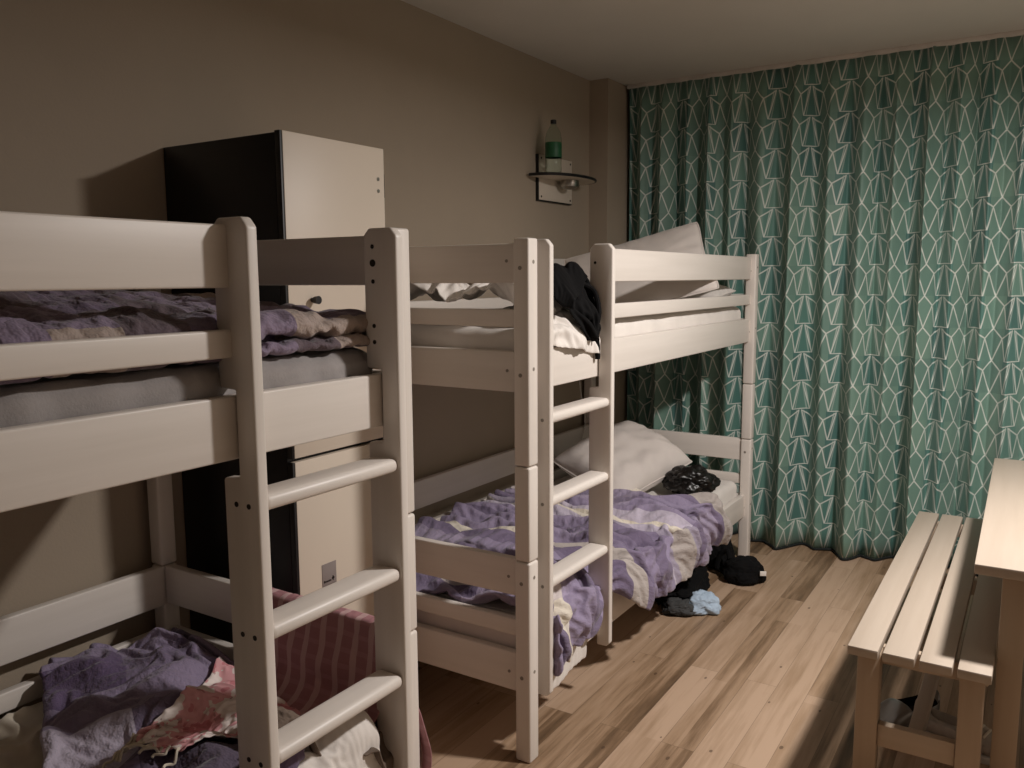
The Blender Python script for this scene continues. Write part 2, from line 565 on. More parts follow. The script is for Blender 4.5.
def stripe_mat(name, stops, fuzz=0.02):
    """broad bands across the length (uv.y in metres), with a few blocks inside the bands"""
    t = NT(name)
    sx = t.n('ShaderNodeSeparateXYZ'); t.l(t.coord('UV'), sx.inputs[0])
    w = t.noise(t.coord('UV'), 3.0, 2)
    v = t.math('ADD', sx.outputs[1], t.math('MULTIPLY', t.math('SUBTRACT', w, 0.5), fuzz))
    c = t.ramp(v, [(p_, lin(k)) for p_, k in stops], const=True)
    cell = t.n('ShaderNodeCombineXYZ')
    t.l(t.math('FLOOR', t.math('MULTIPLY', sx.outputs[0], 3.7)), cell.inputs[0])
    t.l(t.math('FLOOR', t.math('MULTIPLY', sx.outputs[1], 6.5)), cell.inputs[1])
    wn = t.n('ShaderNodeTexWhiteNoise', noise_dimensions='2D'); t.l(cell.outputs[0], wn.inputs['Vector'])
    c = t.mix(t.math('MULTIPLY', t.math('GREATER_THAN', wn.outputs['Value'], 0.70), 0.45), c, lin((88, 74, 100)))
    c = t.mix(t.math('MULTIPLY', t.math('LESS_THAN', wn.outputs['Value'], 0.22), 0.4), c, lin((176, 164, 184)))
    t.l(c, t.b.inputs['Base Color'])
    t.b.inputs['Roughness'].default_value = 0.85
    t.b.inputs['Sheen Weight'].default_value = 0.15
    cr = t.noise(t.coord('UV'), 13.0, 4, 0.6)
    cr = t.math('ABSOLUTE', t.math('SUBTRACT', cr, 0.5))
    t.bump(cr, 0.7, 0.03)
    return t.m
LIL, MID, DRK, CRM, PAL = (142, 130, 155), (116, 104, 128), (78, 68, 84), (214, 205, 190), (186, 177, 192)
M['duvet_a'] = patch_mat('purple_patch_print_quilt', 0.23, 0.12, [(0, (112, 98, 118)), (0.22, (88, 74, 76)), (0.42, (132, 118, 138)), (0.62, (104, 90, 108)), (0.80, (172, 156, 142))], 2.0)
M['duvet_b'] = patch_mat('purple_square_print_quilt', 0.20, 0.20, [(0, LIL), (0.3, (92, 76, 108)), (0.5, DRK), (0.7, MID), (0.9, PAL)], 8.0)
M['duvet_c'] = stripe_mat('purple_and_cream_banded_quilt', [(0.0, LIL), (0.04, MID), (0.07, CRM), (0.12, LIL), (0.20, MID), (0.24, LIL), (0.30, MID), (0.345, CRM), (0.40, LIL), (0.50, MID), (0.54, LIL), (0.60, PAL), (0.63, CRM), (0.69, PAL), (0.72, LIL), (0.80, MID), (0.85, LIL), (0.94, CRM)], 0.05)

def check_mat(name, a, b, c, n=9.0):
    t = NT(name)
    sx = t.n('ShaderNodeSeparateXYZ'); t.l(t.coord('UV'), sx.inputs[0])
    s1 = t.math('GREATER_THAN', t.math('FRACT', t.math('MULTIPLY', sx.outputs[1], n)), 0.66)
    s2 = t.math('GREATER_THAN', t.math('FRACT', t.math('MULTIPLY', sx.outputs[0], n * 1.3)), 0.70)
    f = t.math('ADD', t.math('MULTIPLY', s1, 0.6), t.math('MULTIPLY', s2, 0.22))
    c_ = t.ramp(f, [(0.0, lin(a)), (0.2, lin(b)), (0.5, lin(c)), (0.75, lin(c))])
    t.l(c_, t.b.inputs['Base Color'])
    t.b.inputs['Roughness'].default_value = 0.9
    return t.m
M['pinkcheck'] = check_mat('pink_check_cotton', (170, 122, 127), (177, 130, 134), (202, 168, 168), 16.0)

def scarf_mat():
    t = NT('pink_and_white_printed_scarf')
    f = t.noise(t.coord('UV'), 9.0, 3, 0.6)
    f2 = t.noise(t.coord('UV'), 21.0, 2, 0.5)
    c = t.ramp(f, [(0.0, lin((206, 132, 138))), (0.40, lin((226, 168, 172))), (0.50, lin((234, 222, 216))), (0.66, lin((214, 184, 172)))], const=True)
    c = t.mix(t.math('MULTIPLY', t.math('GREATER_THAN', f2, 0.64), 0.55), c, lin((150, 84, 84)))
    t.l(c, t.b.inputs['Base Color'])
    t.b.inputs['Roughness'].default_value = 0.9
    return t.m
M['scarf'] = scarf_mat()

# ------------------------------------------------------------------ the setting
WX, HC = -0.90, 2.335
struct(obj('floor', bx((WX - 0.1, -2.8, -0.1), (2.4, 2.6, 0.0), 0), M['floor'], smooth=False))
struct(obj('ceiling', bx((WX - 0.1, -2.8, HC), (2.4, 2.6, HC + 0.1), 0), M['ceil'], smooth=False))
struct(obj('wall_left', bx((WX - 0.1, -2.8, 0), (WX, 2.6, HC), 0), M['wall'], smooth=False))
struct(obj('wall_back', bx((WX, 2.5, 0), (2.4, 2.6, HC), 0), M['wall'], smooth=False))
struct(obj('wall_right', bx((2.3, -2.8, 0), (2.4, 2.5, HC), 0), M['wall_unseen'], smooth=False))
struct(obj('wall_front', bx((WX, -2.8, 0), (2.3, -2.7, HC), 0), M['wall_unseen'], smooth=False))
struct(obj('pillar', bx((WX, 2.09, 0), (-0.795, 2.5, HC), 0), M['wall'], smooth=False))

# curtain: a pleated sheet following a wavy line in plan
def curtain():
    t = thing('curtain', 'long green curtain printed with white geometric lines across the far wall', 'curtain', (0.5, 2.3, 0))
    nx, nz = 900, 26
    xs = np.linspace(-0.775, 2.2, nx)
    rnd = random.Random(4)
    ph = np.zeros(nx); p = 0.0
    wl = np.interp(xs, np.linspace(-0.775, 2.2, 24), [0.105 + 0.075 * rnd.random() for _ in range(24)])
    dx = xs[1] - xs[0]
    ph = np.cumsum(2 * np.pi * dx / wl)
    ampn = np.interp(xs, np.linspace(-0.775, 2.2, 30), [0.6 + 0.7 * rnd.random() for _ in range(30)])
    ph2 = np.cumsum(2 * np.pi * dx / (wl * 2.37))
    zs = np.linspace(0.012, 2.318, nz)
    bm = bmesh.new()
    ul = bm.loops.layers.uv.new('UVMap')
    rows = []; us = None
    for k, z in enumerate(zs):
        f = z / 2.318
        pl = 1 - 0.75 * max(0, (f - 0.9) / 0.1)          # gathered flat at the track
        a1 = (0.034 + 0.004 * (1 - f)) * pl
        a2 = 0.044 * (1 - f) ** 1.2 + 0.004 * pl
        sk = 0.005 * np.sin(2 * ph + 0.5)
        y = a1 * ampn * np.sin(ph) + a2 * np.sin(ph2 + 0.8 * math.sin(1.3 * f)) + 0.004 * np.sin(2.3 * ph + 1) * pl
        x = xs + sk * ampn * (0.7 + 0.3 * f)
        rows.append([bm.verts.new((x[i] - 0.5, y[i] - 0.01, z)) for i in range(nx)])
        if k == nz // 2:
            us = np.concatenate([[0], np.cumsum(np.hypot(np.diff(x), np.diff(y)))])
    for k in range(nz - 1):
        for i in range(nx - 1):
            fc = bm.faces.new((rows[k][i], rows[k][i + 1], rows[k + 1][i + 1], rows[k + 1][i]))
            for lp, (a, b) in zip(fc.loops, ((i, k), (i + 1, k), (i + 1, k + 1), (i, k + 1))):
                lp[ul].uv = (us[a], zs[b])
    bot = [tuple(v.co) for v in rows[0]]
    o = obj('drape', bm, M['curtain'], t, smooth=False)
    o.data.shade_smooth()
    md = o.modifiers.new('thickness', 'SOLIDIFY'); md.thickness = 0.002
    b2 = bmesh.new()
    tube(b2, [(q[0], q[1] - 0.001, 0.009) for q in bot[::3]], 0.0055, 6)
    obj('hem', b2, M['hem'], t)
    b3 = bmesh.new()
    box(b3, (-1.28, -0.02, 2.315), (1.75, 0.02, HC), 0.002)
    o = obj('curtain_track', b3, M['cable'], None)
    o.location = (0.5, 2.3, 0)
    struct(o); o.name = 'trim_1'
curtain()

# ------------------------------------------------------------------ bunk beds
PT = 0.048; BW = 0.884; BL = 2.06; BH = 1.443; RX = -0.023; RT = 0.025
def bunk(label, x1, y0, mirror):
    root = thing('bunk_bed', label, 'bunk bed', (x1, y0, 0), 'white wooden bunk beds')
    def Y(a, b):
        return (BL - b, BL - a) if mirror else (a, b)
    def part(name, bm, mat): return obj(name, bm, mat, root)
    def bar(name, x0, x1_, ya, yb, z0, z1, mat, bev=0.004, seg=3):
        a, b = Y(ya, yb)
        return part(name, bx((x0, a, z0), (x1_, b, z1), bev, seg), mat)
    for px in (0, -BW + PT):
        for py in (0, BL - PT):
            a, b = Y(py, py + PT)
            bm = bmesh.new()
            for z0, z1 in ((0, 0.576), (0.579, 0.839), (0.842, BH)):
                box(bm, (px - PT, a, z0), (px, b, z1), 0.006, 3)
            p = part('post', bm, M['bed_z'])
            # bolt caps on the faces towards the room
            for z in (1.37, 1.09, 0.52, 0.25):
                if mirror and px == 0: continue
                bolt('bolt_cap', (px - PT * 0.55, a + 0.004, z - 0.004), (px - PT * 0.55, a - 0.0008, z - 0.004), 0.0055, M['cap'], p)
                if px == 0:
                    bolt('bolt_cap', (px - 0.004, (a + b) / 2, z + 0.012), (px + 0.0008, (a + b) / 2, z + 0.012), 0.005, M['cap'], p)
    # long sides: front guards start at the inner ladder post
    ye = 0.428 if mirror else 0.452
    fr = (RX - RT, RX)
    bk = (-BW - RX, -BW - RX + RT)
    bar('guard_rail', *fr, ye, BL - PT + 0.012, 1.327, 1.43, M['bed'])
    bar('guard_slat', *fr, ye, BL - PT + 0.012, 1.211, 1.258, M['bed'])
    bar('side_panel', *fr, 0.036, BL - 0.036, 1.038, 1.147, M['bed'])
    bar('side_panel', *fr, 0.036, BL - 0.036, 0.20, 0.308, M['bed'])
    for z0, z1, nm in ((1.327, 1.43, 'guard_rail'), (1.211, 1.258, 'guard_slat'), (1.038, 1.147, 'side_panel'),
                       (0.470, 0.578, 'guard_rail'), (0.358, 0.405, 'guard_slat'), (0.20, 0.308, 'side_panel')):
        bar(nm, *bk, 0.036, BL - 0.036, z0, z1, M['bed'])
    for ya in (0.012, BL - 0.012 - RT):
        for z0, z1, nm in ((1.327, 1.43, 'end_rail'), (1.211, 1.258, 'end_slat'), (1.038, 1.147, 'end_panel'),
                           (0.473, 0.578, 'end_rail'), (0.358, 0.405, 'end_slat'), (0.196, 0.308, 'end_panel')):
            bar(nm, -BW + PT - 0.012, -PT + 0.012, ya, ya + RT, z0, z1, M['bed_x'])
    for z in (1.038, 0.196):
        bar('mattress_base', -BW - RX + RT, RX - RT, 0.04, BL - 0.04, z + 0.012, z + 0.030, M['bed'], 0.001, 1)
    # bolts through the end rails beside the front posts
    for z in (1.385, 1.095, 0.525, 0.25):
        yb = Y(0.012, 0.012)[0]; s2 = 1 if mirror else -1
        if mirror: continue
        bolt('rail_bolt', (-0.075, yb + 0.004, z), (-0.075, yb - 0.001, z), 0.0045, M['cap'], root, 'grey bolt head in the end rail')
    # ladder: two notched planks hooked over the panels, four rungs
    lp = []
    X0, X1, XN = (-0.061 if mirror else -0.053), 0.025, RX + 0.002
    prof = [(XN, 0.173), (X1 - 0.012, 0.173), (X1, 0.185), (X1, 1.426), (X1 - 0.014, 1.442), (X0 + 0.014, 1.442), (X0, 1.428), (X0, 1.158), (XN, 1.156),
            (XN, 1.006), (X0, 1.002), (X0, 0.322), (XN, 0.318)]
    for ya, yb in ((0.067, 0.089), (0.446, 0.468)) if not mirror else ((0.052, 0.076), (0.420, 0.444)):
        a, b = Y(ya, yb)
        bm = bmesh.new()
        prism(bm, prof, 1, a, b, 0.005, 3)
        p = part('ladder_post', bm, M['bed_z'])
        near_out = (ya < 0.2) != mirror        # the face turned to the camera is the outer one
        for zt in (0.975, 0.742, 0.508):
            if not near_out: continue
            for dx in (-0.030, 0.001):
                bolt('screw', (dx, a + 0.003, zt - 0.016), (dx, a - 0.0008, zt - 0.016), 0.0048, M['bolt'] if mirror else M['cap'], p)
        if mirror and ya < 0.2:
            for z in (1.405, 1.372, 1.335, 1.245, 1.212):
                bolt('screw', (-0.036, a + 0.003, z), (-0.036, a - 0.0008, z), 0.0075 if z == 1.372 else 0.0045, M['bolt'], p, 'dark screw head')
        if not mirror and ya > 0.2:
            bolt('screw', (-0.034, a + 0.003, 1.385), (-0.034, a - 0.0008, 1.385), 0.0045, M['bolt'], p, 'dark screw head')
        lp.append((a, b))
    ra, rb = min(lp[0][1], lp[1][1]) - 0.003, max(lp[0][0], lp[1][0]) + 0.003
    for zt in (0.975, 0.742, 0.508):
        part('rung', bx((-0.050, ra, zt - 0.029), (0.019, rb, zt), 0.0125, 4), M['bed'])
    return root

B1X, B1Y = 0.008, -0.486 - BL
bunk('white wooden bunk bed nearest the camera, in front of the black wardrobe', B1X, B1Y, True)
bunk('white wooden bunk bed beside the green curtain, below the wall shelf', 0, 0, False)

# ------------------------------------------------------------------ mattresses
def mattress(label, x0, x1, y0, y1, z0, z1, mat, wr=0.004, seed=1, group=None, seam=True):
    """rounded slab with shallow creases down its sides"""
    root = thing('mattress', label, 'mattress', ((x0 + x1) / 2, (y0 + y1) / 2, z0))
    bm = bmesh.new()
    hx, hy, h = (x1 - x0) / 2, (y1 - y0) / 2, z1 - z0
    r = min(0.035, h * 0.4)
    n = 30; ny = 90
    prof = []
    for k in range(7):
        a = -math.pi / 2 + k / 6 * math.pi / 2
        prof.append((r * (1 - math.cos(a)) , r + r * math.sin(a)))
    prof2 = [(r * (1 - math.cos(a_)), h - r + r * math.sin(a_)) for a_ in [k / 6 * math.pi / 2 for k in range(7)]]
    prof = prof + [(0.0, r + (h - 2 * r) * k / 5) for k in range(1, 5)] + prof2
    rc = 0.038
    loop = []
    def arc(cx, cy, a0):
        for k in range(7):
            a = a0 + k / 6 * math.pi / 2
            loop.append((cx, cy, math.cos(a), math.sin(a)))
    def side(p, q, c, s, m):
        for k in range(1, m):
            t = k / m
            loop.append((p[0] + (q[0] - p[0]) * t, p[1] + (q[1] - p[1]) * t, c, s))
    cxs, cys = hx - rc, hy - rc
    side((cxs, -cys), (cxs, cys), 1, 0, ny); arc(cxs, cys, 0)
    side((cxs, cys), (-cxs, cys), 0, 1, n); arc(-cxs, cys, math.pi / 2)
    side((-cxs, cys), (-cxs, -cys), -1, 0, ny); arc(-cxs, -cys, math.pi)
    side((-cxs, -cys), (cxs, -cys), 0, -1, n); arc(cxs, -cys, 1.5 * math.pi)
    rings = []
    for d, z in prof:
        ring = []
        for (lx, ly, c, s) in loop:
            px, py = lx + c * (rc - d), ly + s * (rc - d)
            f = noise.noise(Vector((px * 13 + seed, py * 13, z * 4))) + 0.6 * noise.noise(Vector((px * 31, py * 31 + z * 12 + seed, z * 5)))
            k = wr * f * min(1, z / h * 1.5)
            ring.append(bm.verts.new((px + c * k, py + s * k, z + (wr * 0.6 * f if z > h * 0.8 else 0))))
        rings.append(ring)
    L = len(loop)
    for a, b in zip(rings, rings[1:]):
        for i in range(L):
            bm.faces.new((a[i], a[(i + 1) % L], b[(i + 1) % L], b[i]))
    bm.faces.new(rings[0][::-1]); bm.faces.new(rings[-1])
    obj('mattress_body', bm, mat, root, smooth=True, angle=60)
    if seam:
        b2 = bmesh.new()
        pts = [(lx + c * (rc + 0.001), ly + s * (rc + 0.001), h * 0.24) for (lx, ly, c, s) in loop]
        tube(b2, pts + pts[:1], 0.0028, 6)
        obj('piping', b2, mat, root)
    return root
mattress('grey covered mattress on the upper bunk of the nearest bed', B1X - 0.825, B1X - 0.052, B1Y + 0.05, B1Y + BL - 0.039, 1.068, 1.196, M['matgrey'], 0.012, 1)
mattress('pale mattress on the lower bunk of the nearest bed', B1X - 0.83, B1X - 0.052, B1Y + 0.05, B1Y + BL - 0.05, 0.226, 0.352, M['linen'], 0.003, 2)
mattress('white mattress on the upper bunk by the curtain, below the wall shelf', -0.825, -0.052, 0.05, BL - 0.05, 1.068, 1.205, M['linen'], 0.005, 3)
mattress('white mattress on the lower bunk by the curtain, under the purple and cream quilt', -0.825, -0.052, 0.05, BL - 0.05, 0.226, 0.378, M['linen'], 0.004, 4)

# ------------------------------------------------------------------ wardrobe
def wardrobe():
    x0, x1, y0, y1, h = WX + 0.003, -0.449, -0.408, -0.033, 1.697
    t = thing('wardrobe', 'tall narrow black wardrobe with cream doors, standing between the two bunk beds', 'wardrobe', ((x0 + x1) / 2, (y0 + y1) / 2, 0))
    cx, cy = t.location.x, t.location.y
    xa, xb, ya, yb = x0 - cx, x1 - cx, y0 - cy, y1 - cy
    bm = bmesh.new()
    d = xb - 0.02
    box(bm, (xa, ya, 0.0), (d, ya + 0.018, h - 0.004), 0.0015)
    box(bm, (xa, yb - 0.018, 0.0), (d, yb, h - 0.004), 0.0015)
    box(bm, (xa, ya + 0.018, h - 0.024), (d, yb - 0.018, h - 0.004), 0.0015)
    box(bm, (xa, ya + 0.018, 0.06), (d, yb - 0.018, 0.08), 0.0015)
    box(bm, (xa, ya + 0.018, 0.876), (d, yb - 0.018, 0.896), 0.0015)
    box(bm, (xa, ya + 0.018, 0.0), (xa + 0.01, yb - 0.018, h - 0.01), 0)
    box(bm, (d - 0.03, ya + 0.018, 0.0), (d - 0.012, yb - 0.018, 0.06), 0.001)
    obj('body', bm, M['black'], t)
    for z0, z1, kz in ((0.062, 0.880, None), (0.890, h, 1.288)):
        dr = obj('door', bx((d + 0.001, ya + 0.008, z0), (xb, yb, z1), 0.002), M['white'], t)
        eb = bx((d + 0.0012, ya, z0), (xb - 0.0005, ya + 0.0078, z1), 0.001)
        obj('edge_strip', eb, M['black'], dr)['label'] = 'black edge strip'
        if kz:
            kb = bmesh.new()
            cyl(kb, (xb, -0.322 - cy, kz), (xb + 0.012, -0.322 - cy, kz), 0.006, seg=16)
            cyl(kb, (xb + 0.010, -0.322 - cy, kz), (xb + 0.024, -0.322 - cy, kz), 0.009, 0.0105, seg=20)
            obj('knob', kb, M['black'], dr)['label'] = 'black round knob'
            for z in (1.613, 1.581):
                bolt('hinge_screw', (xb - 0.003, yb - 0.026, z), (xb + 0.0015, yb - 0.026, z), 0.005, M['metal'], dr)
            box_ = bx((xb - 0.02, yb, 1.565), (xb - 0.004, yb + 0.006, 1.63), 0.001)
            obj('hinge', box_, M['bolt'], dr)
        else:
            pl = obj('name_plate', bx((xb, -0.322 - cy, 0.527), (xb + 0.0015, -0.270 - cy, 0.588), 0.0004), M['signgrey'], dr)
            lb = bmesh.new()
            y = -0.317 - cy
            for w, hh in ((0.004, 0.006), (0.003, 0.0045), (0.004, 0.0045), (0.003, 0.0045), (0.0035, 0.0045), (0.003, 0.0045)):
                box(lb, (xb + 0.0012, y, 0.5365), (xb + 0.0019, y + w, 0.5365 + hh), 0)
                y += w + 0.0012
            box(lb, (xb + 0.0012, y + 0.004, 0.5365), (xb + 0.0019, y + 0.008, 0.549), 0)
            box(lb, (xb + 0.0012, y + 0.002, 0.541), (xb + 0.0019, y + 0.011, 0.545), 0)
            obj('lettering', lb, M['bolt'], pl)['label'] = 'small dark lettering'
wardrobe()

# ------------------------------------------------------------------ wall shelf and bottle
def shelf():
    t = thing('wall_shelf', 'small round cornered wall shelf on a cream back board, above the bunk by the curtain', 'shelf', (WX, 1.72, 1.80))
    bm = bmesh.new()
    box(bm, (0.0, -0.165, -0.098), (0.016, 0.155, 0.108), 0.002)
    o = obj('back_board', bm, M['white'], t)
    eb = bmesh.new()
    box(eb, (0.0, -0.171, -0.098), (0.0155, -0.1653, 0.108), 0.001)
    box(eb, (0.0, -0.171, -0.104), (0.0155, 0.155, -0.0983), 0.001)
    obj('edge_strip', eb, M['black'], o)['label'] = 'dark edge strip'
    for y in (-0.145, 0.137):
        for z in (-0.083, 0.092):
            bolt('screw', (0.014, y, z), (0.0175, y, z), 0.005, M['bolt'], o)
    pts = [(0.0165, -0.255), (0.0165, 0.225)]
    n = 24
    for k in range(n + 1):
        a = math.pi * k / n
        pts.append((0.0165 + 0.165 * math.sin(a) ** 0.75, -0.015 + 0.24 * math.cos(a)))
    # drop doubled ends
    pts = [pts[0]] + [q for q in pts[2:] if not (abs(q[0] - 0.0165) < 1e-4 and abs(q[1] + 0.255) < 1e-3)]
    bm = bmesh.new()
    prism(bm, pts, 2, 0.0, 0.012)
    obj('shelf_board', bm, M['white'], t)
    eb = bmesh.new()
    tube(eb, [(q[0] * 1.0 + 0.001, q[1], 0.006) for q in smooth_path([(p[0], p[1], 0) for p in pts[1:]] + [(0.0165, -0.255, 0)], 2)], 0.0068, 8)
    obj('edge_band', eb, M['black'], t)['label'] = 'black edge band of the shelf board'
    bm = bmesh.new()
    lathe(bm, [(0.0, -0.042), (0.026, -0.040), (0.042, -0.030), (0.046, -0.016), (0.046, -0.001), (0.0, -0.001)], 28, (0.075, 0.02, 0))
    obj('spot_lamp', bm, M['metal'], t)['label'] = 'small dull metal spot lamp, unlit'
shelf()
def bottle():
    t = thing('water_bottle', 'clear plastic drinks bottle with a green label on the wall shelf', 'bottle', (-0.805, 1.55, 1.8125))
    bm = bmesh.new()
    pr = [(0.0, 0.004), (0.030, 0.0), (0.038, 0.006), (0.040, 0.02), (0.0385, 0.05), (0.040, 0.075), (0.0385, 0.09), (0.040, 0.105), (0.040, 0.165), (0.039, 0.18), (0.034, 0.203), (0.024, 0.222), (0.0145, 0.234), (0.013, 0.24), (0.013, 0.248)]
    inn = [(max(r - 0.0012, 0.0), z + 0.0012) for r, z in pr[::-1]]
    lathe(bm, pr + inn, 36)
    obj('bottle_body', bm, M['bottle'], t)
    bm = bmesh.new()
    lathe(bm, [(0.0405, 0.078), (0.0412, 0.08), (0.0412, 0.150), (0.0405, 0.152)], 36)
    obj('label_band', bm, M['bottlelabel'], t)['label'] = 'green paper label'
    bm = bmesh.new()
    lathe(bm, [(0.0, 0.264), (0.013, 0.264), (0.0145, 0.262), (0.0145, 0.246), (0.0, 0.246)], 24)
    obj('cap', bm, M['black'], t)['label'] = 'dark screw cap'
    t.scale = (0.93, 0.93, 0.90)
bottle()

# ------------------------------------------------------------------ bench and table
def bench():
    t = thing('bench', 'pale wooden slatted bench standing beside the table', 'bench', (0.91, 1.03, 0))
    y0, y1 = -0.725, 0.71
    for k in range(4):
        x = -0.153 + k * 0.0825
        obj('seat_slat', bx((x, y0, 0.388), (x + 0.072, y1, 0.412), 0.003), M['bench'], t)
    for y in (y0 + 0.045, y1 - 0.095):
        for x in (-0.135, 0.098):
            obj('leg', bx((x, y, 0), (x + 0.054, y + 0.05, 0.353 + 0.034), 0.003), M['bench_z'], t)
        obj('seat_bearer', bx((-0.14, y + 0.051, 0.340), (0.158, y + 0.075, 0.387), 0.003), M['bench_x'], t)
        obj('stretcher', bx((-0.0805, y + 0.008, 0.135), (0.0975, y + 0.034, 0.195), 0.003), M['bench_x'], t)
    obj('long_stretcher', bx((-0.012, y0 + 0.080, 0.150), (0.022, y1 - 0.088, 0.192), 0.003), M['bench'], t)
bench()
def table():
    t = thing('table', 'pale wooden table at the right edge, next to the bench', 'table', (1.372, 1.08, 0), None, R(0.8))
    obj('table_top', bx((-0.36, -0.69, 0.624), (0.36, 0.69, 0.65), 0.003), M['bench'], t)
    for x in (-0.300, 0.245):
        for y in (-0.65, 0.595):
            obj('leg', bx((x, y, 0), (x + 0.055, y + 0.055, 0.623), 0.003), M['bench_z'], t)
    for x in (-0.272, 0.25):
        obj('apron', bx((x, -0.593, 0.555), (x + 0.02, 0.593, 0.623), 0.002), M['bench'], t)
    for y in (-0.63, 0.61):
        obj('apron', bx((-0.231, y, 0.555), (0.234, y + 0.02, 0.623), 0.002), M['bench_x'], t)
table()

# ------------------------------------------------------------------ pillows
def pillow(label, size, mat, seed=1, T=0.07, wr=0.006):
    root = thing('pillow', label, 'pillow')
    hx, hy = size[0] / 2, size[1] / 2
    n = 44
    G = np.zeros((2, n, n, 3))
    for s in (0, 1):
        for j in range(n):
            for i in range(n):
                u = -1 + 2 * i / (n - 1); v = -1 + 2 * j / (n - 1)
                e = max(0.0, (1 - abs(u) ** 2.6) * (1 - abs(v) ** 2.6))
                h = T * e ** 0.55
                # sides draw in, corners stay out
                px = hx * u * (1 - 0.10 * (1 - abs(v) ** 2) * abs(u) ** 3)
                py = hy * v * (1 - 0.10 * (1 - abs(u) ** 2) * abs(v) ** 3)
                rc_ = 1 - 0.07 * (abs(u) * abs(v)) ** 4
                px *= rc_; py *= rc_
                w = noise.noise(Vector((px * 7 + seed, py * 7, seed))) + 0.5 * noise.noise(Vector((px * 17, py * 17 + seed, s + seed)))
                edge = (1 - e)
                w2 = noise.noise(Vector((math.atan2(v, u) * 5 + seed, s * 3.0, seed)))
                h += wr * w * min(1, e * 4) + 0.010 * w2 * (e ** 0.4) * edge * 1.4
                G[s, j, i] = (px, py, (h if s == 0 else -h * 0.8))
    bm = bmesh.new()
    top = [[bm.verts.new(G[0, j, i]) for i in range(n)] for j in range(n)]
    bot = [[top[j][i] if i in (0, n - 1) or j in (0, n - 1) else bm.verts.new(G[1, j, i]) for i in range(n)] for j in range(n)]
    for j in range(n - 1):
        for i in range(n - 1):
            bm.faces.new((top[j][i], top[j][i + 1], top[j + 1][i + 1], top[j + 1][i]))
            bm.faces.new((bot[j][i], bot[j + 1][i], bot[j + 1][i + 1], bot[j][i + 1]))
    o = obj('pillow_case', bm, mat, root, smooth=False)
    o.data.shade_smooth()
    # stitched seam round the edge
    loop = [G[0, 0, i] for i in range(n)] + [G[0, j, n - 1] for j in range(1, n)] + [G[0, n - 1, i] for i in range(n - 2, -1, -1)] + [G[0, j, 0] for j in range(n - 2, -1, -1)]
    b2 = bmesh.new()
    tube(b2, [tuple(q) for q in loop], 0.003, 6)
    obj('seam', b2, mat, root)
    return root

def place(o, ex, ey, c):
    """put a thing so its local x runs along ex and local y along ey, centred at c"""
    ex = Vector(ex).normalized(); ey = Vector(ey); ey = (ey - ex * ey.dot(ex)).normalized()
    ez = ex.cross(ey)
    m = Matrix((ex, ey, ez)).transposed().to_4x4()
    o.rotation_euler = m.to_euler()
    o.location = c
    return o

pl = pillow('off white pillow tilted on the upper bunk, its corner above the guard rail', (0.65, 0.42), M['pillow'], 3, 0.05)
place(pl, (0.50, 0.22, 0.15), (-0.05, 0.20, 0.25), (-0.368, 1.52, 1.357))
pl = pillow('white pillow lying flat at the curtain end of the upper bunk', (0.42, 0.30), M['linen'], 8, 0.05)
place(pl, (1, 0.02, 0), (0, 1, 0.1), (-0.28, 1.85, 1.262))
pl = pillow('plump off white pillow on the lower bunk by the curtain', (0.44, 0.52), M['pillow'], 5, 0.11, 0.018)
place(pl, (0.42, -0.13, -0.15), (0.0, 0.48, 0.19), (-0.455, 1.565, 0.51))

# ------------------------------------------------------------------ bedding
def resample(path, n):
    P = np.array([tuple(q) for q in smooth_path([(a, 0, z) for a, z in path], 10)])[:, [0, 2]]
    L = np.concatenate([[0], np.cumsum(np.hypot(*np.diff(P, axis=0).T))])
    t = np.linspace(0, L[-1], n)
    return np.stack([np.interp(t, L, P[:, 0]), np.interp(t, L, P[:, 1])], -1), L[-1]

def psheet(path, nu, v0, v1, nv, along='x', su=1.1, sv=1.1, amp=0.02, s=9.0, seed=1, path2=None):
    """sheet following a section line (a, z) along one axis, swept straight along the other; path2 blends in towards v1"""
    A, LA = resample(path, nu)
    B, LB = resample(path2 or path, nu)
    X = np.zeros((nv, nu, 3))
    tv = np.linspace(0, 1, nv)
    d = np.gradient(A, axis=0); d /= np.linalg.norm(d, axis=1, keepdims=True) + 1e-9
    nrm = np.stack([-d[:, 1], d[:, 0]], -1)
    L = max(LA, LB); Wd = abs(v1 - v0)
    f = noise_grid(nv, nu, L, Wd, s, seed) + 0.6 * noise_grid(nv, nu, L, Wd, s * 2.2, seed + 3)
    C = A[None] * (1 - tv[:, None, None]) + B[None] * tv[:, None, None] + nrm[None] * (f * amp)[..., None]
    k, m = (0, 1) if along == 'x' else (1, 0)
    X[..., k] = C[..., 0]; X[..., 2] = C[..., 1]
    X[..., m] = np.linspace(v0, v1, nv)[:, None] + 0.4 * amp * noise_grid(nv, nu, L, Wd, s, seed + 6)
    LL = (LA * (1 - tv) + LB * tv) / (nu - 1)
    return X, (LL * su)[:, None, None], Wd / (nv - 1) * sv

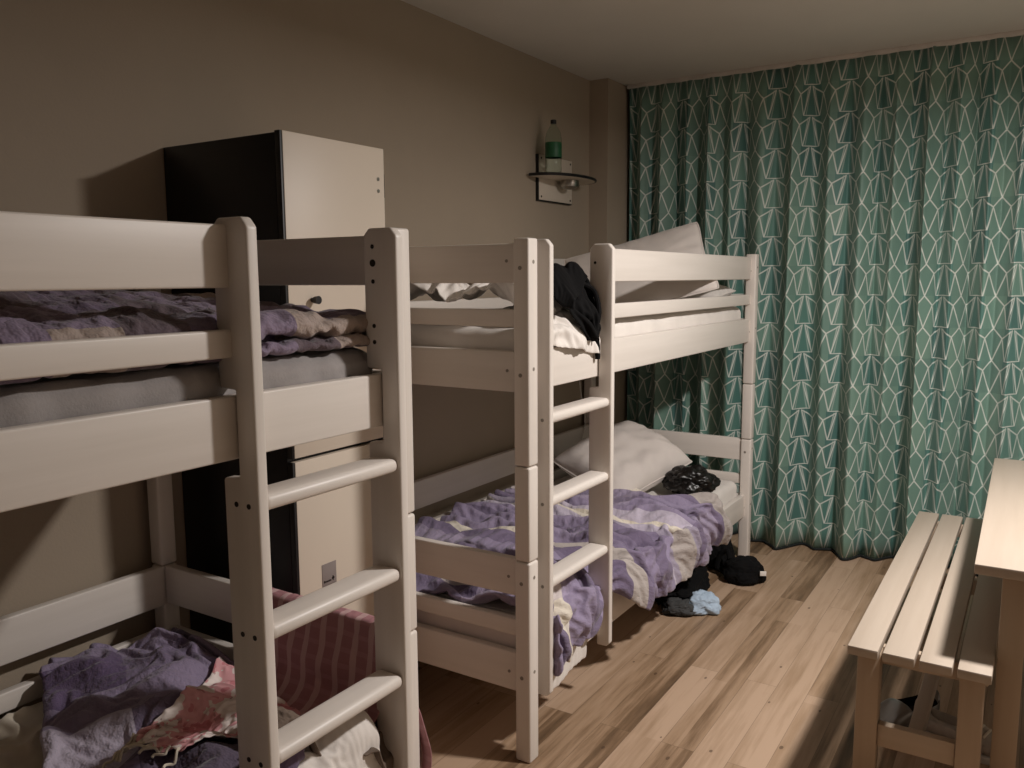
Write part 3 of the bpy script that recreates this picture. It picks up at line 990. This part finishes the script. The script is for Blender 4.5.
def hfield(meshes, x0, x1, y0, y1, base, cell=0.012):
    nx, ny = int((x1 - x0) / cell) + 1, int((y1 - y0) / cell) + 1
    G = np.full((ny, nx), base)
    for X in meshes:
        # sample the sheet more finely than its own grid
        Q = X.reshape(-1, 3)
        mid = [Q, ((X[:-1] + X[1:]) / 2).reshape(-1, 3), ((X[:, :-1] + X[:, 1:]) / 2).reshape(-1, 3), ((X[:-1, :-1] + X[1:, 1:]) / 2).reshape(-1, 3)]
        Q = np.concatenate(mid)
        gx = ((Q[:, 0] - x0) / cell).astype(int); gy = ((Q[:, 1] - y0) / cell).astype(int)
        ok = (gx >= 0) & (gy >= 0) & (gx < nx) & (gy < ny)
        np.maximum.at(G, (gy[ok], gx[ok]), Q[ok, 2])
    return (x0, y0, cell, G)

def cloth(name, label, cat, X, du, dv, boxes, mat, uv, thick=0.012, sub=1, group=None, **kw):
    Y = settle(X, du, dv, boxes, **kw)
    c = Y.reshape(-1, 3)
    ctr = np.array([c[:, 0].mean(), c[:, 1].mean(), c[:, 2].min()])
    o = grid_mesh(name, Y - ctr, mat, None, uv, thick, sub)
    o.location = ctr
    tag(o, label, cat, group)
    return o, Y

def crumple(cx, cy, z, w, h, rot, nx, ny, comp, amp, seed, s=14.0, pile=0.0):
    """a loose square sheet pushed together from w*comp by h*comp to w by h, ready to settle; pile raises its middle"""
    X, du, dv = sheet(-w / 2, w / 2, -h / 2, h / 2, z, nx, ny, comp, comp, amp, s, seed)
    if pile:
        X[..., 2] += pile * (1 - (X[..., 0] / w * 2) ** 2).clip(0) * (1 - (X[..., 1] / h * 2) ** 2).clip(0)
    c, s_ = math.cos(rot), math.sin(rot)
    x, y = X[..., 0].copy(), X[..., 1].copy()
    X[..., 0] = cx + c * x - s_ * y; X[..., 1] = cy + s_ * x + c * y
    return X, du, dv

# --- lower bunk by the curtain
E2 = [((-0.9, -0.02, 0), (0, 0.04, 0.41), ('+y', '+z')), ((-1.0, 0, 0), (-0.835, 2.06, 0.7), ('+x',)),
      ((-0.06, 0.442, 0.0), (0.03, 0.472, 1.2), ('+y', '-y')), ((-0.06, -0.03, 0.0), (0.03, 0.092, 1.2), ('+y',))]
LOW2 = [((-0.9, 0.0, 0.0), (-0.05, 2.06, 0.378), ('+z', '+x')), ((-0.2, 0.0, 0.0), (-0.02, 2.06, 0.308), ('+z', '+x'))] + E2
# bed sheet hanging out under the quilt beside the ladder
X, du, dv = psheet([(-0.45, 0.388), (-0.06, 0.388), (-0.006, 0.345), (-0.009, 0.26), (-0.010, 0.17)], 40, 0.10, 0.36, 26, 'x', 1.0, 1.10, 0.012, 10, 41)
X[..., 2] -= 0.05 * np.clip((0.3 - X[..., 2]) / 0.13, 0, 1) * np.exp(-((X[..., 1] - 0.17) / 0.06) ** 2)
cloth('bed_sheet', 'white sheet corner hanging under the quilt beside the ladder by the curtain', 'sheet', X, du, dv, LOW2, M['linen'], (1, 1), 0.003, steps=20, g=0.001, th=0.004, hold=0.15, holdz=0.15, floor=0.05)
flat = [(-0.80, 0.46), (-0.40, 0.47), (-0.10, 0.465)]
pA = flat + [(-0.03, 0.445), (0.014, 0.39), (0.03, 0.32), (0.026, 0.245)]
pA2 = flat + [(-0.03, 0.45), (0.02, 0.41), (0.03, 0.375), (0.022, 0.35)]
pB = flat + [(-0.01, 0.45), (0.035, 0.38), (0.05, 0.28), (0.042, 0.215)]
X1, du1, dv1 = psheet(pA, 100, 0.05, 0.42, 40, 'x', 1.12, 1.2, 0.045, 6, 11, pA)
XM, duM, _ = psheet(flat + [(-0.085, 0.46), (-0.08, 0.44), (-0.075, 0.42), (-0.07, 0.40)], 100, 0.435, 0.467, 3, 'x', 1.12, 1.1, 0.03, 6, 15)
X2, du2, dv2 = psheet(pA2, 100, 0.485, 0.70, 22, 'x', 1.12, 1.2, 0.045, 6, 17, pB)
X3, du3, dv3 = psheet(pB, 100, 0.71, 1.58, 84, 'x', 1.12, 1.2, 0.045, 5.5, 19, pB)
X = np.concatenate([X1, XM, X2, X3]); du = np.concatenate([du1, duM, du2, du3])
# the curtain end of the quilt is pulled back towards the wall
tv = np.clip((X[..., 1:2] - 0.5) / 1.0, 0, 1)[..., 0]; tu = np.linspace(0, 1, 100)[None]
X[..., 1] -= 0.34 * (1 - tu) ** 1.0 * tv ** 2
HH = np.where(X[..., 2] > 0.42, 0.22, 0.18)
qu, QY = cloth('quilt', 'purple quilt with cream bands spilling off the lower bunk by the curtain', 'quilt', X, du, dv3, LOW2, M['duvet_c'], (1.0, 1.0), 0.010,
               steps=34, iters=8, g=0.0014, th=0.009, bend=0.42, hold=HH * 0.8, holdz=np.where(X[..., 2] > 0.42, 0.03, 0.22), floor=0.04, fric=0.5)

# --- upper bunk by the curtain
UP2 = [((-0.9, 0.0, 0.9), (-0.05, 2.06, 1.205), ('+z', '+x')), ((-0.3, 0.0, 0.9), (-0.02, 2.06, 1.147), ('+z', '+x')),
       ((-0.06, 0.442, 0.0), (0.03, 0.472, 1.5), ('-y',)), ((-0.06, -0.03, 0.0), (0.03, 0.092, 1.5), ('+y',)), ((-0.9, -0.02, 0), (0, 0.045, 1.26), ('+y',))]
X, du, dv = crumple(-0.42, 0.24, 1.285, 0.66, 0.30, 0.05, 70, 44, 1.28, 0.07, 31, 8, 0.045)
o, LY = cloth('bed_linen', 'crumpled white bed linen heaped at the near end of the upper bunk', 'linen', X, du, dv, UP2, M['linen'], (1, 1), 0.006, steps=26, g=0.0008, th=0.008, hold=0.25, holdz=0.10, bend=0.2)
X, du, dv = psheet([(-0.50, 1.235), (-0.10, 1.235), (-0.055, 1.215), (-0.012, 1.185), (-0.010, 1.14)], 50, 0.10, 0.435, 40, 'x', 1.10, 1.18, 0.025, 10, 34)
X[..., 2] -= np.where(X[..., 2] < 1.2, (X[..., 1] - 0.10) * 0.16 - 0.03, 0)
o, SY = cloth('bed_sheet', 'rumpled white sheet on the upper bunk, above the ladder by the curtain', 'sheet', X, du, dv, UP2, M['linen'], (1, 1), 0.004, steps=20, g=0.001, th=0.006, hold=0.2, holdz=0.15, bend=0.15)
X, du, dv = crumple(-0.13, 0.36, 1.285, 0.20, 0.26, 0.2, 44, 50, 1.35, 0.06, 37, 10, 0.075)
o, CY = cloth('black_clothes', 'heap of black clothes on the upper bunk above the ladder', 'clothes', X, du, dv, UP2, M['blackcloth'], (1, 1), 0.010, steps=26, g=0.0006, th=0.008, hold=0.25, holdz=0.14, bend=0.25)
X, du, dv = psheet([(-0.20, 1.30), (-0.12, 1.33), (-0.07, 1.315), (-0.03, 1.27), (-0.004, 1.21), (0.0, 1.16)], 44, 0.27, 0.44, 26, 'x', 1.05, 1.25, 0.025, 11, 39)
kk = np.clip((1.26 - X[..., 2]) / 0.10, 0, 1)
X[..., 1] += (0.385 - X[..., 1]) * 0.75 * kk
cloth('shirt', 'black shirt hanging over the edge of the upper bunk inside the ladder', 'clothes', X, du, dv, UP2, M['blackcloth'], (1, 1), 0.007, steps=20, g=0.0008, th=0.006, hold=0.2, holdz=0.15, bend=0.2)
bm = bmesh.new()
tube(bm, smooth_path([(-0.06, 0.40, 1.325), (-0.03, 0.43, 1.30), (-0.010, 0.425, 1.24), (-0.009, 0.405, 1.18), (-0.010, 0.418, 1.13), (-0.012, 0.422, 1.095)], 8), 0.008, 8)
tag(obj('strap', bm, M['blackcloth']), 'black strap dangling over the white panel inside the ladder', 'strap')

# --- upper bunk of the nearest bed: a quilt folded up in thick rolls
bx1, by1 = B1X, B1Y + BL
UP1 = [((bx1 - 0.9, by1 - 2.0, 0.9), (bx1 - 0.05, by1 - 0.03, 1.196), ('+z', '+x'))]
path = [(bx1 - 0.80, 1.25), (bx1 - 0.60, 1.30), (bx1 - 0.34, 1.285), (bx1 - 0.18, 1.275), (bx1 - 0.085, 1.272), (bx1 - 0.05, 1.255), (bx1 - 0.065, 1.237), (bx1 - 0.12, 1.232), (bx1 - 0.06, 1.226), (bx1 - 0.047, 1.213), (bx1 - 0.075, 1.204), (bx1 - 0.20, 1.204)]
path_hi = [(a, z + (0.13 if a < bx1 - 0.5 else 0.10 if a < bx1 - 0.25 else 0.04 if z > 1.26 else 0)) for a, z in path]
X, du, dv = psheet(path_hi, 110, by1 - 1.75, by1 - 0.045, 160, 'x', 1.03, 1.16, 0.016, 11, 51, path)
cloth('quilt', 'dull purple quilt folded in thick rolls on the nearest upper bunk', 'quilt', X, du, dv, UP1, M['duvet_a'], (1.25, 1.8), 0.006, steps=14, iters=6, g=0.0006, th=0.006, bend=0.05, hold=0.14, holdz=0.22)

# --- lower bunk of the nearest bed
ER = [((bx1 - 0.90, by1 - 0.039, 0), (bx1, by1 - 0.010, 0.58), ('+z', '+y', '-y'))]
LOW1 = [((bx1 - 0.9, by1 - 2.0, 0.0), (bx1 - 0.05, by1 - 0.035, 0.352), ('+z', '+x')), ((bx1 - 0.2, by1 - 2, 0), (bx1 - 0.02, by1 - 0.03, 0.308), ('+z', '+x')), ((bx1 - 1.0, by1 - 2, 0), (bx1 - 0.85, by1, 0.6), ('+x',))] + ER
X, du, dv = crumple(bx1 - 0.45, by1 - 0.80, 0.385, 0.74, 1.40, 0.0, 60, 110, 1.10, 0.035, 61, 8)
o, BS = cloth('bed_sheet', 'rumpled cream sheet on the nearest lower bunk', 'sheet', X, du, dv, LOW1, M['cream'], (1, 1), 0.004, steps=26, g=0.0012, th=0.005, hold=0.2, bend=0.15)
YM = by1 - 0.13
hf = hfield([BS], bx1 - 0.9, bx1 + 0.1, by1 - 2, YM, 0.352)
X, du, dv = crumple(-0.385, -0.845, 0.425, 0.92, 0.46, -0.50, 120, 64, 1.13, 0.045, 63, 9, 0.035)
lim = by1 - 0.07
X[..., 1] = np.where(X[..., 1] > lim - 0.15, lim - 0.15 + 0.15 * np.tanh((X[..., 1] - lim + 0.15) / 0.15), X[..., 1])
X[..., 0] = np.minimum(X[..., 0], bx1 - 0.055)
o, QB = cloth('quilt', 'puffy dark purple quilt bunched on the nearest lower bunk', 'quilt', X, du, dv, LOW1, M['duvet_b'], (1.1, 0.55), 0.022, hf=hf, steps=26, g=0.0008, th=0.014, hold=0.2, holdz=0.05, bend=0.25)
# pink check blanket over the end boards
yb = by1 - 0.0245
X, du, dv = psheet([(yb + 0.035, 0.24), (yb + 0.032, 0.45), (yb + 0.024, 0.57), (yb, 0.592), (yb - 0.024, 0.57), (yb - 0.04, 0.47), (yb - 0.06, 0.40), (yb - 0.12, 0.378), (yb - 0.22, 0.372)], 76, bx1 - 0.52, bx1 - 0.052, 60, 'y', 1.03, 1.06, 0.014, 7, 71)
X[:, :18, 0] += 0.075 * np.clip((0.50 - X[:, :18, 2]) / 0.2, 0, 1)
o, PB = cloth('blanket', 'pink checked blanket draped over the end board of the nearest bunk', 'blanket', X, du, dv, LOW1, M['pinkcheck'], (1.0, 0.6), 0.004, steps=20, g=0.0006, th=0.004, hold=0.2, holdz=0.2, bend=0.1, floor=0.02)
hf = hfield([BS, QB], bx1 - 0.9, bx1 + 0.1, by1 - 2, YM, 0.352)
X, du, dv = crumple(-0.27, -0.745, 0.47, 0.24, 0.44, 0.22, 48, 84, 1.30, 0.06, 73, 10, 0.03)
sq = np.clip((X[..., 1] + 0.55) / -0.42, 0, 1)
cxr = -0.255 - 0.06 * sq
X[..., 0] = cxr + (X[..., 0] - cxr) * (1.75 - 1.4 * sq)
o, SC = cloth('scarf', 'pink and white printed scarf with fringe crumpled on the dark purple quilt', 'scarf', X, du, dv, LOW1, M['scarf'], (0.35, 0.6), 0.003, hf=hf, steps=30, g=0.0014, th=0.012, hold=0.2, bend=0.12)
edge = SC[0]
rnd = random.Random(5)
hf2 = hfield([BS, QB], bx1 - 0.9, bx1 + 0.1, by1 - 2, by1, 0.352, 0.02)
for q in edge[2::5]:
    L = 0.035 + 0.02 * rnd.random(); a = -1.9 + 0.9 * (rnd.random() - 0.5)
    pts = []
    for s_ in range(6):
        x, y = q[0] + math.cos(a) * L * s_ / 5, q[1] + math.sin(a) * L * s_ / 5
        i, j = int((y - hf2[1]) / 0.02), int((x - hf2[0]) / 0.02)
        g = hf2[3][min(max(i, 0), hf2[3].shape[0] - 1), min(max(j, 0), hf2[3].shape[1] - 1)]
        pts.append((x + 0.004 * math.sin(s_ * 1.7 + a), y, max(q[2] - 0.012 * s_, g + 0.016)))
    b2 = bmesh.new()
    tube(b2, [tuple(np.array(p_) - np.array(o.location)) for p_ in smooth_path(pts, 3)], 0.0028, 6)
    obj('tassel', b2, M['cream'], o)['label'] = 'cream tassel'
hf = hfield([BS, QB, SC], bx1 - 0.9, bx1 + 0.1, by1 - 2, YM, 0.352)
X, du, dv = crumple(-0.085, -0.70, 0.42, 0.11, 0.30, -0.28, 34, 76, 1.5, 0.03, 77, 16, 0.03)
o, TP = cloth('cardigan', 'grey brown ruched garment lying behind the ladder of the nearest bunk', 'clothes', X, du, dv, LOW1, M['taupe'], (1, 1), 0.005, hf=hf, steps=26, g=0.0012, th=0.008, hold=0.2, bend=0.12)
X, du, dv = psheet([(-0.13, 0.41), (-0.07, 0.425), (-0.02, 0.39), (0.0, 0.33), (0.0, 0.25)], 36, -0.86, -0.60, 40, 'x', 1.08, 1.12, 0.02, 10, 79)
cloth('towel', 'white cloth at the edge of the nearest lower bunk, behind the ladder', 'towel', X, du, dv, LOW1, M['linen'], (1, 1), 0.006, steps=20, g=0.001, th=0.007, hold=0.2, holdz=0.12, bend=0.15)

# ------------------------------------------------------------------ things on the floor by the bunk
def blob(name, size, seed, mat, parent, p=2.4, amp=0.12, freq=2.2, taper=0.0, crease=0.05):
    bm = bmesh.new()
    bmesh.ops.create_icosphere(bm, subdivisions=5, radius=1)
    for v in bm.verts:
        n = v.co.normalized()
        f = (abs(n.x) ** p + abs(n.y) ** p + abs(n.z) ** p) ** (-1 / p)
        q = n * f
        d = 1 + amp * noise.noise(q * freq + Vector((seed, 0, 0))) - crease * abs(noise.noise(q * freq * 2.3 + Vector((0, seed, 0)))) + 0.03 * noise.noise(q * 9 + Vector((0, 0, seed)))
        q = q * d
        t = 1 - taper * (q.z * 0.5 + 0.5)
        v.co = (q.x * size[0] / 2 * t, q.y * size[1] / 2 * t, max(q.z, -0.88) * size[2] / 2 + size[2] * 0.44)
    o = obj(name, bm, mat, parent, smooth=False)
    o.data.shade_smooth()
    return o
t = thing('jacket', 'shiny black quilted jacket bundled beside the pillow on the lower bunk', 'jacket', (-0.15, 1.63, 0.384), None, 0.5)
o = blob('shell', (0.26, 0.22, 0.135), 7.7, M['jacket'], t, 2.2, 0.22, 2.2, 0.2, 0.22)
t = thing('backpack', 'small black bag with a white tag slumped on the floor by the bed foot', 'bag', (0.075, 1.70, 0.0), None, 0.5)
blob('bag_body', (0.22, 0.16, 0.12), 3.1, M['blackcloth'], t, 2.6, 0.18, 1.8, 0.35, 0.12)
bm = bmesh.new()
box(bm, (0.058, -0.066, 0.050), (0.085, -0.060, 0.070), 0.001)
o = obj('tag', bm, M['linen'], t); o['label'] = 'small white tag'
bm = bmesh.new()
tube(bm, smooth_path([(-0.055, 0.03, 0.09), (-0.06, 0.055, 0.12), (-0.085, 0.075, 0.10), (-0.10, 0.08, 0.04), (-0.07, 0.075, 0.015)], 8), 0.012, 8)
obj('shoulder_strap', bm, M['blackcloth'], t)
t = thing('dark_bundle', 'black bundle pushed under the far foot of the lower bunk', 'clothes', (-0.075, 1.84, 0.0), None, 0.1)
blob('cloth_body', (0.14, 0.22, 0.19), 9.1, M['blackcloth'], t, 2.4, 0.2, 1.7, 0.5, 0.15)
t = thing('black_lump', 'black lump on the floor under the lower bunk behind the pale blue cloth', 'clothes', (-0.10, 1.42, 0.0), None, 0.15)  # plain black lump on the floor under the bunk, no particular thing
blob('cloth_body', (0.20, 0.50, 0.10), 5.2, M['blackcloth'], t, 2.6, 0.22, 2.0, 0.1, 0.15)
t = thing('shorts', 'dark grey cloth bundled against the pale blue cloth under the lower bunk', 'clothes', (-0.035, 1.215, 0.0), None, 0.5)
blob('cloth_body', (0.15, 0.11, 0.065), 2.3, M['greycloth'], t, 2.6, 0.22, 2.0, 0.25, 0.2)
t = thing('blue_cloth', 'pale blue cloth bundled on the floor beside the lower bunk', 'clothes', (0.035, 1.285, 0.0), None, 0.65)
blob('cloth_body', (0.155, 0.13, 0.085), 4.4, M['blue'], t, 3.2, 0.2, 2.0, 0.3, 0.16)

# ------------------------------------------------------------------ shoes under the bench
def shoe(name, label, loc, rz, upper, lining, L=0.25, fluffy=False):
    t = thing(name, label, 'shoe', loc, None, rz)
    n, m = 28, 20
    def outline(u):          # half width along the length, toe at u=1
        return 0.034 + 0.012 * math.sin(u * math.pi * 0.9) + 0.006 * u - 0.030 * max(0, (u - 0.78) / 0.22) ** 2 - 0.014 * max(0, (0.15 - u) / 0.15) ** 2
    def top(u):
        return 0.085 - 0.02 * u if u < 0.55 else 0.074 - 0.050 * ((u - 0.55) / 0.45) ** 1.2
    bm = bmesh.new()
    rings = []
    for i in range(n + 1):
        u = i / n
        w = max(outline(u), 0.006); h = top(u)
        r = []
        for k in range(m):
            a = 2 * math.pi * k / m
            y = w * math.copysign(abs(math.cos(a)) ** 0.7, math.cos(a)); z = 0.016 + h * 0.5 + h * 0.5 * math.copysign(abs(math.sin(a)) ** 0.8, math.sin(a))
            op = math.exp(-((u - 0.30) / 0.24) ** 4)
            if math.sin(a) > 0.25 : z -= op * (h * 0.62) * min(1, (math.sin(a) - 0.25) / 0.35) ; y *= 1 - 0.12 * op
            r.append(bm.verts.new((-L / 2 + L * u, y, z)))
        rings.append(r)
    for a, b in zip(rings, rings[1:]):
        for k in range(m):
            f = bm.faces.new((a[k], a[(k + 1) % m], b[(k + 1) % m], b[k]))
            c = f.calc_center_median()
            u = (c.x + L / 2) / L
            f.material_index = 1 if (0.07 < u < 0.55 and math.sin(2 * math.pi * (k + 0.5) / m) > 0.3) else 0
    bm.faces.new(rings[0][::-1]); bm.faces.new(rings[-1])
    bmesh.ops.recalc_face_normals(bm, faces=bm.faces[:])
    obj('upper', bm, [upper, lining], t, smooth=True, angle=60)
    bm = bmesh.new()
    pts = [(-L / 2 + L * i / n, max(outline(i / n), 0.006) + 0.003) for i in range(n + 1)]
    prism(bm, pts + [(x, -y) for x, y in pts[::-1]], 2, 0.0, 0.020, 0.003)
    obj('sole', bm, M['sole'] if fluffy else M['black'], t)
    if fluffy:
        rnd = random.Random(3)
        for i in range(4):
            u = 0.56 + 0.07 * i
            w = outline(u) * 0.6
            bm = bmesh.new()
            tube(bm, smooth_path([(-L / 2 + L * u, -w, 0.016 + top(u) * 0.93), (-L / 2 + L * (u + 0.02), 0, 0.022 + top(u)), (-L / 2 + L * u, w, 0.016 + top(u) * 0.93)], 5), 0.0035, 6)
            obj('lace', bm, M['cream'], t)
    return t
shoe('shoe', 'dark shoe with a shiny silver side under the bench', (0.85, 0.765, 0), R(233), M['shoesilver'], M['blackcloth'], 0.23)
shoe('trainer', 'grey trainer with pale laces under the bench', (1.0, 0.73, 0), R(-16), M['shoegrey'], M['shoegrey'], 0.25, True)

# ------------------------------------------------------------------ cable
bm = bmesh.new()
tube(bm, smooth_path([(-0.828, 1.84, 1.03), (-0.826, 1.85, 0.85), (-0.825, 1.87, 0.75), (-0.826, 1.91, 0.66), (-0.827, 1.915, 0.58), (-0.826, 1.86, 0.49), (-0.81, 1.82, 0.40)], 10), 0.0035, 8)
tag(obj('cable', bm, M['cable']), 'thin white cable hanging along the wall behind the lower pillow', 'cable')
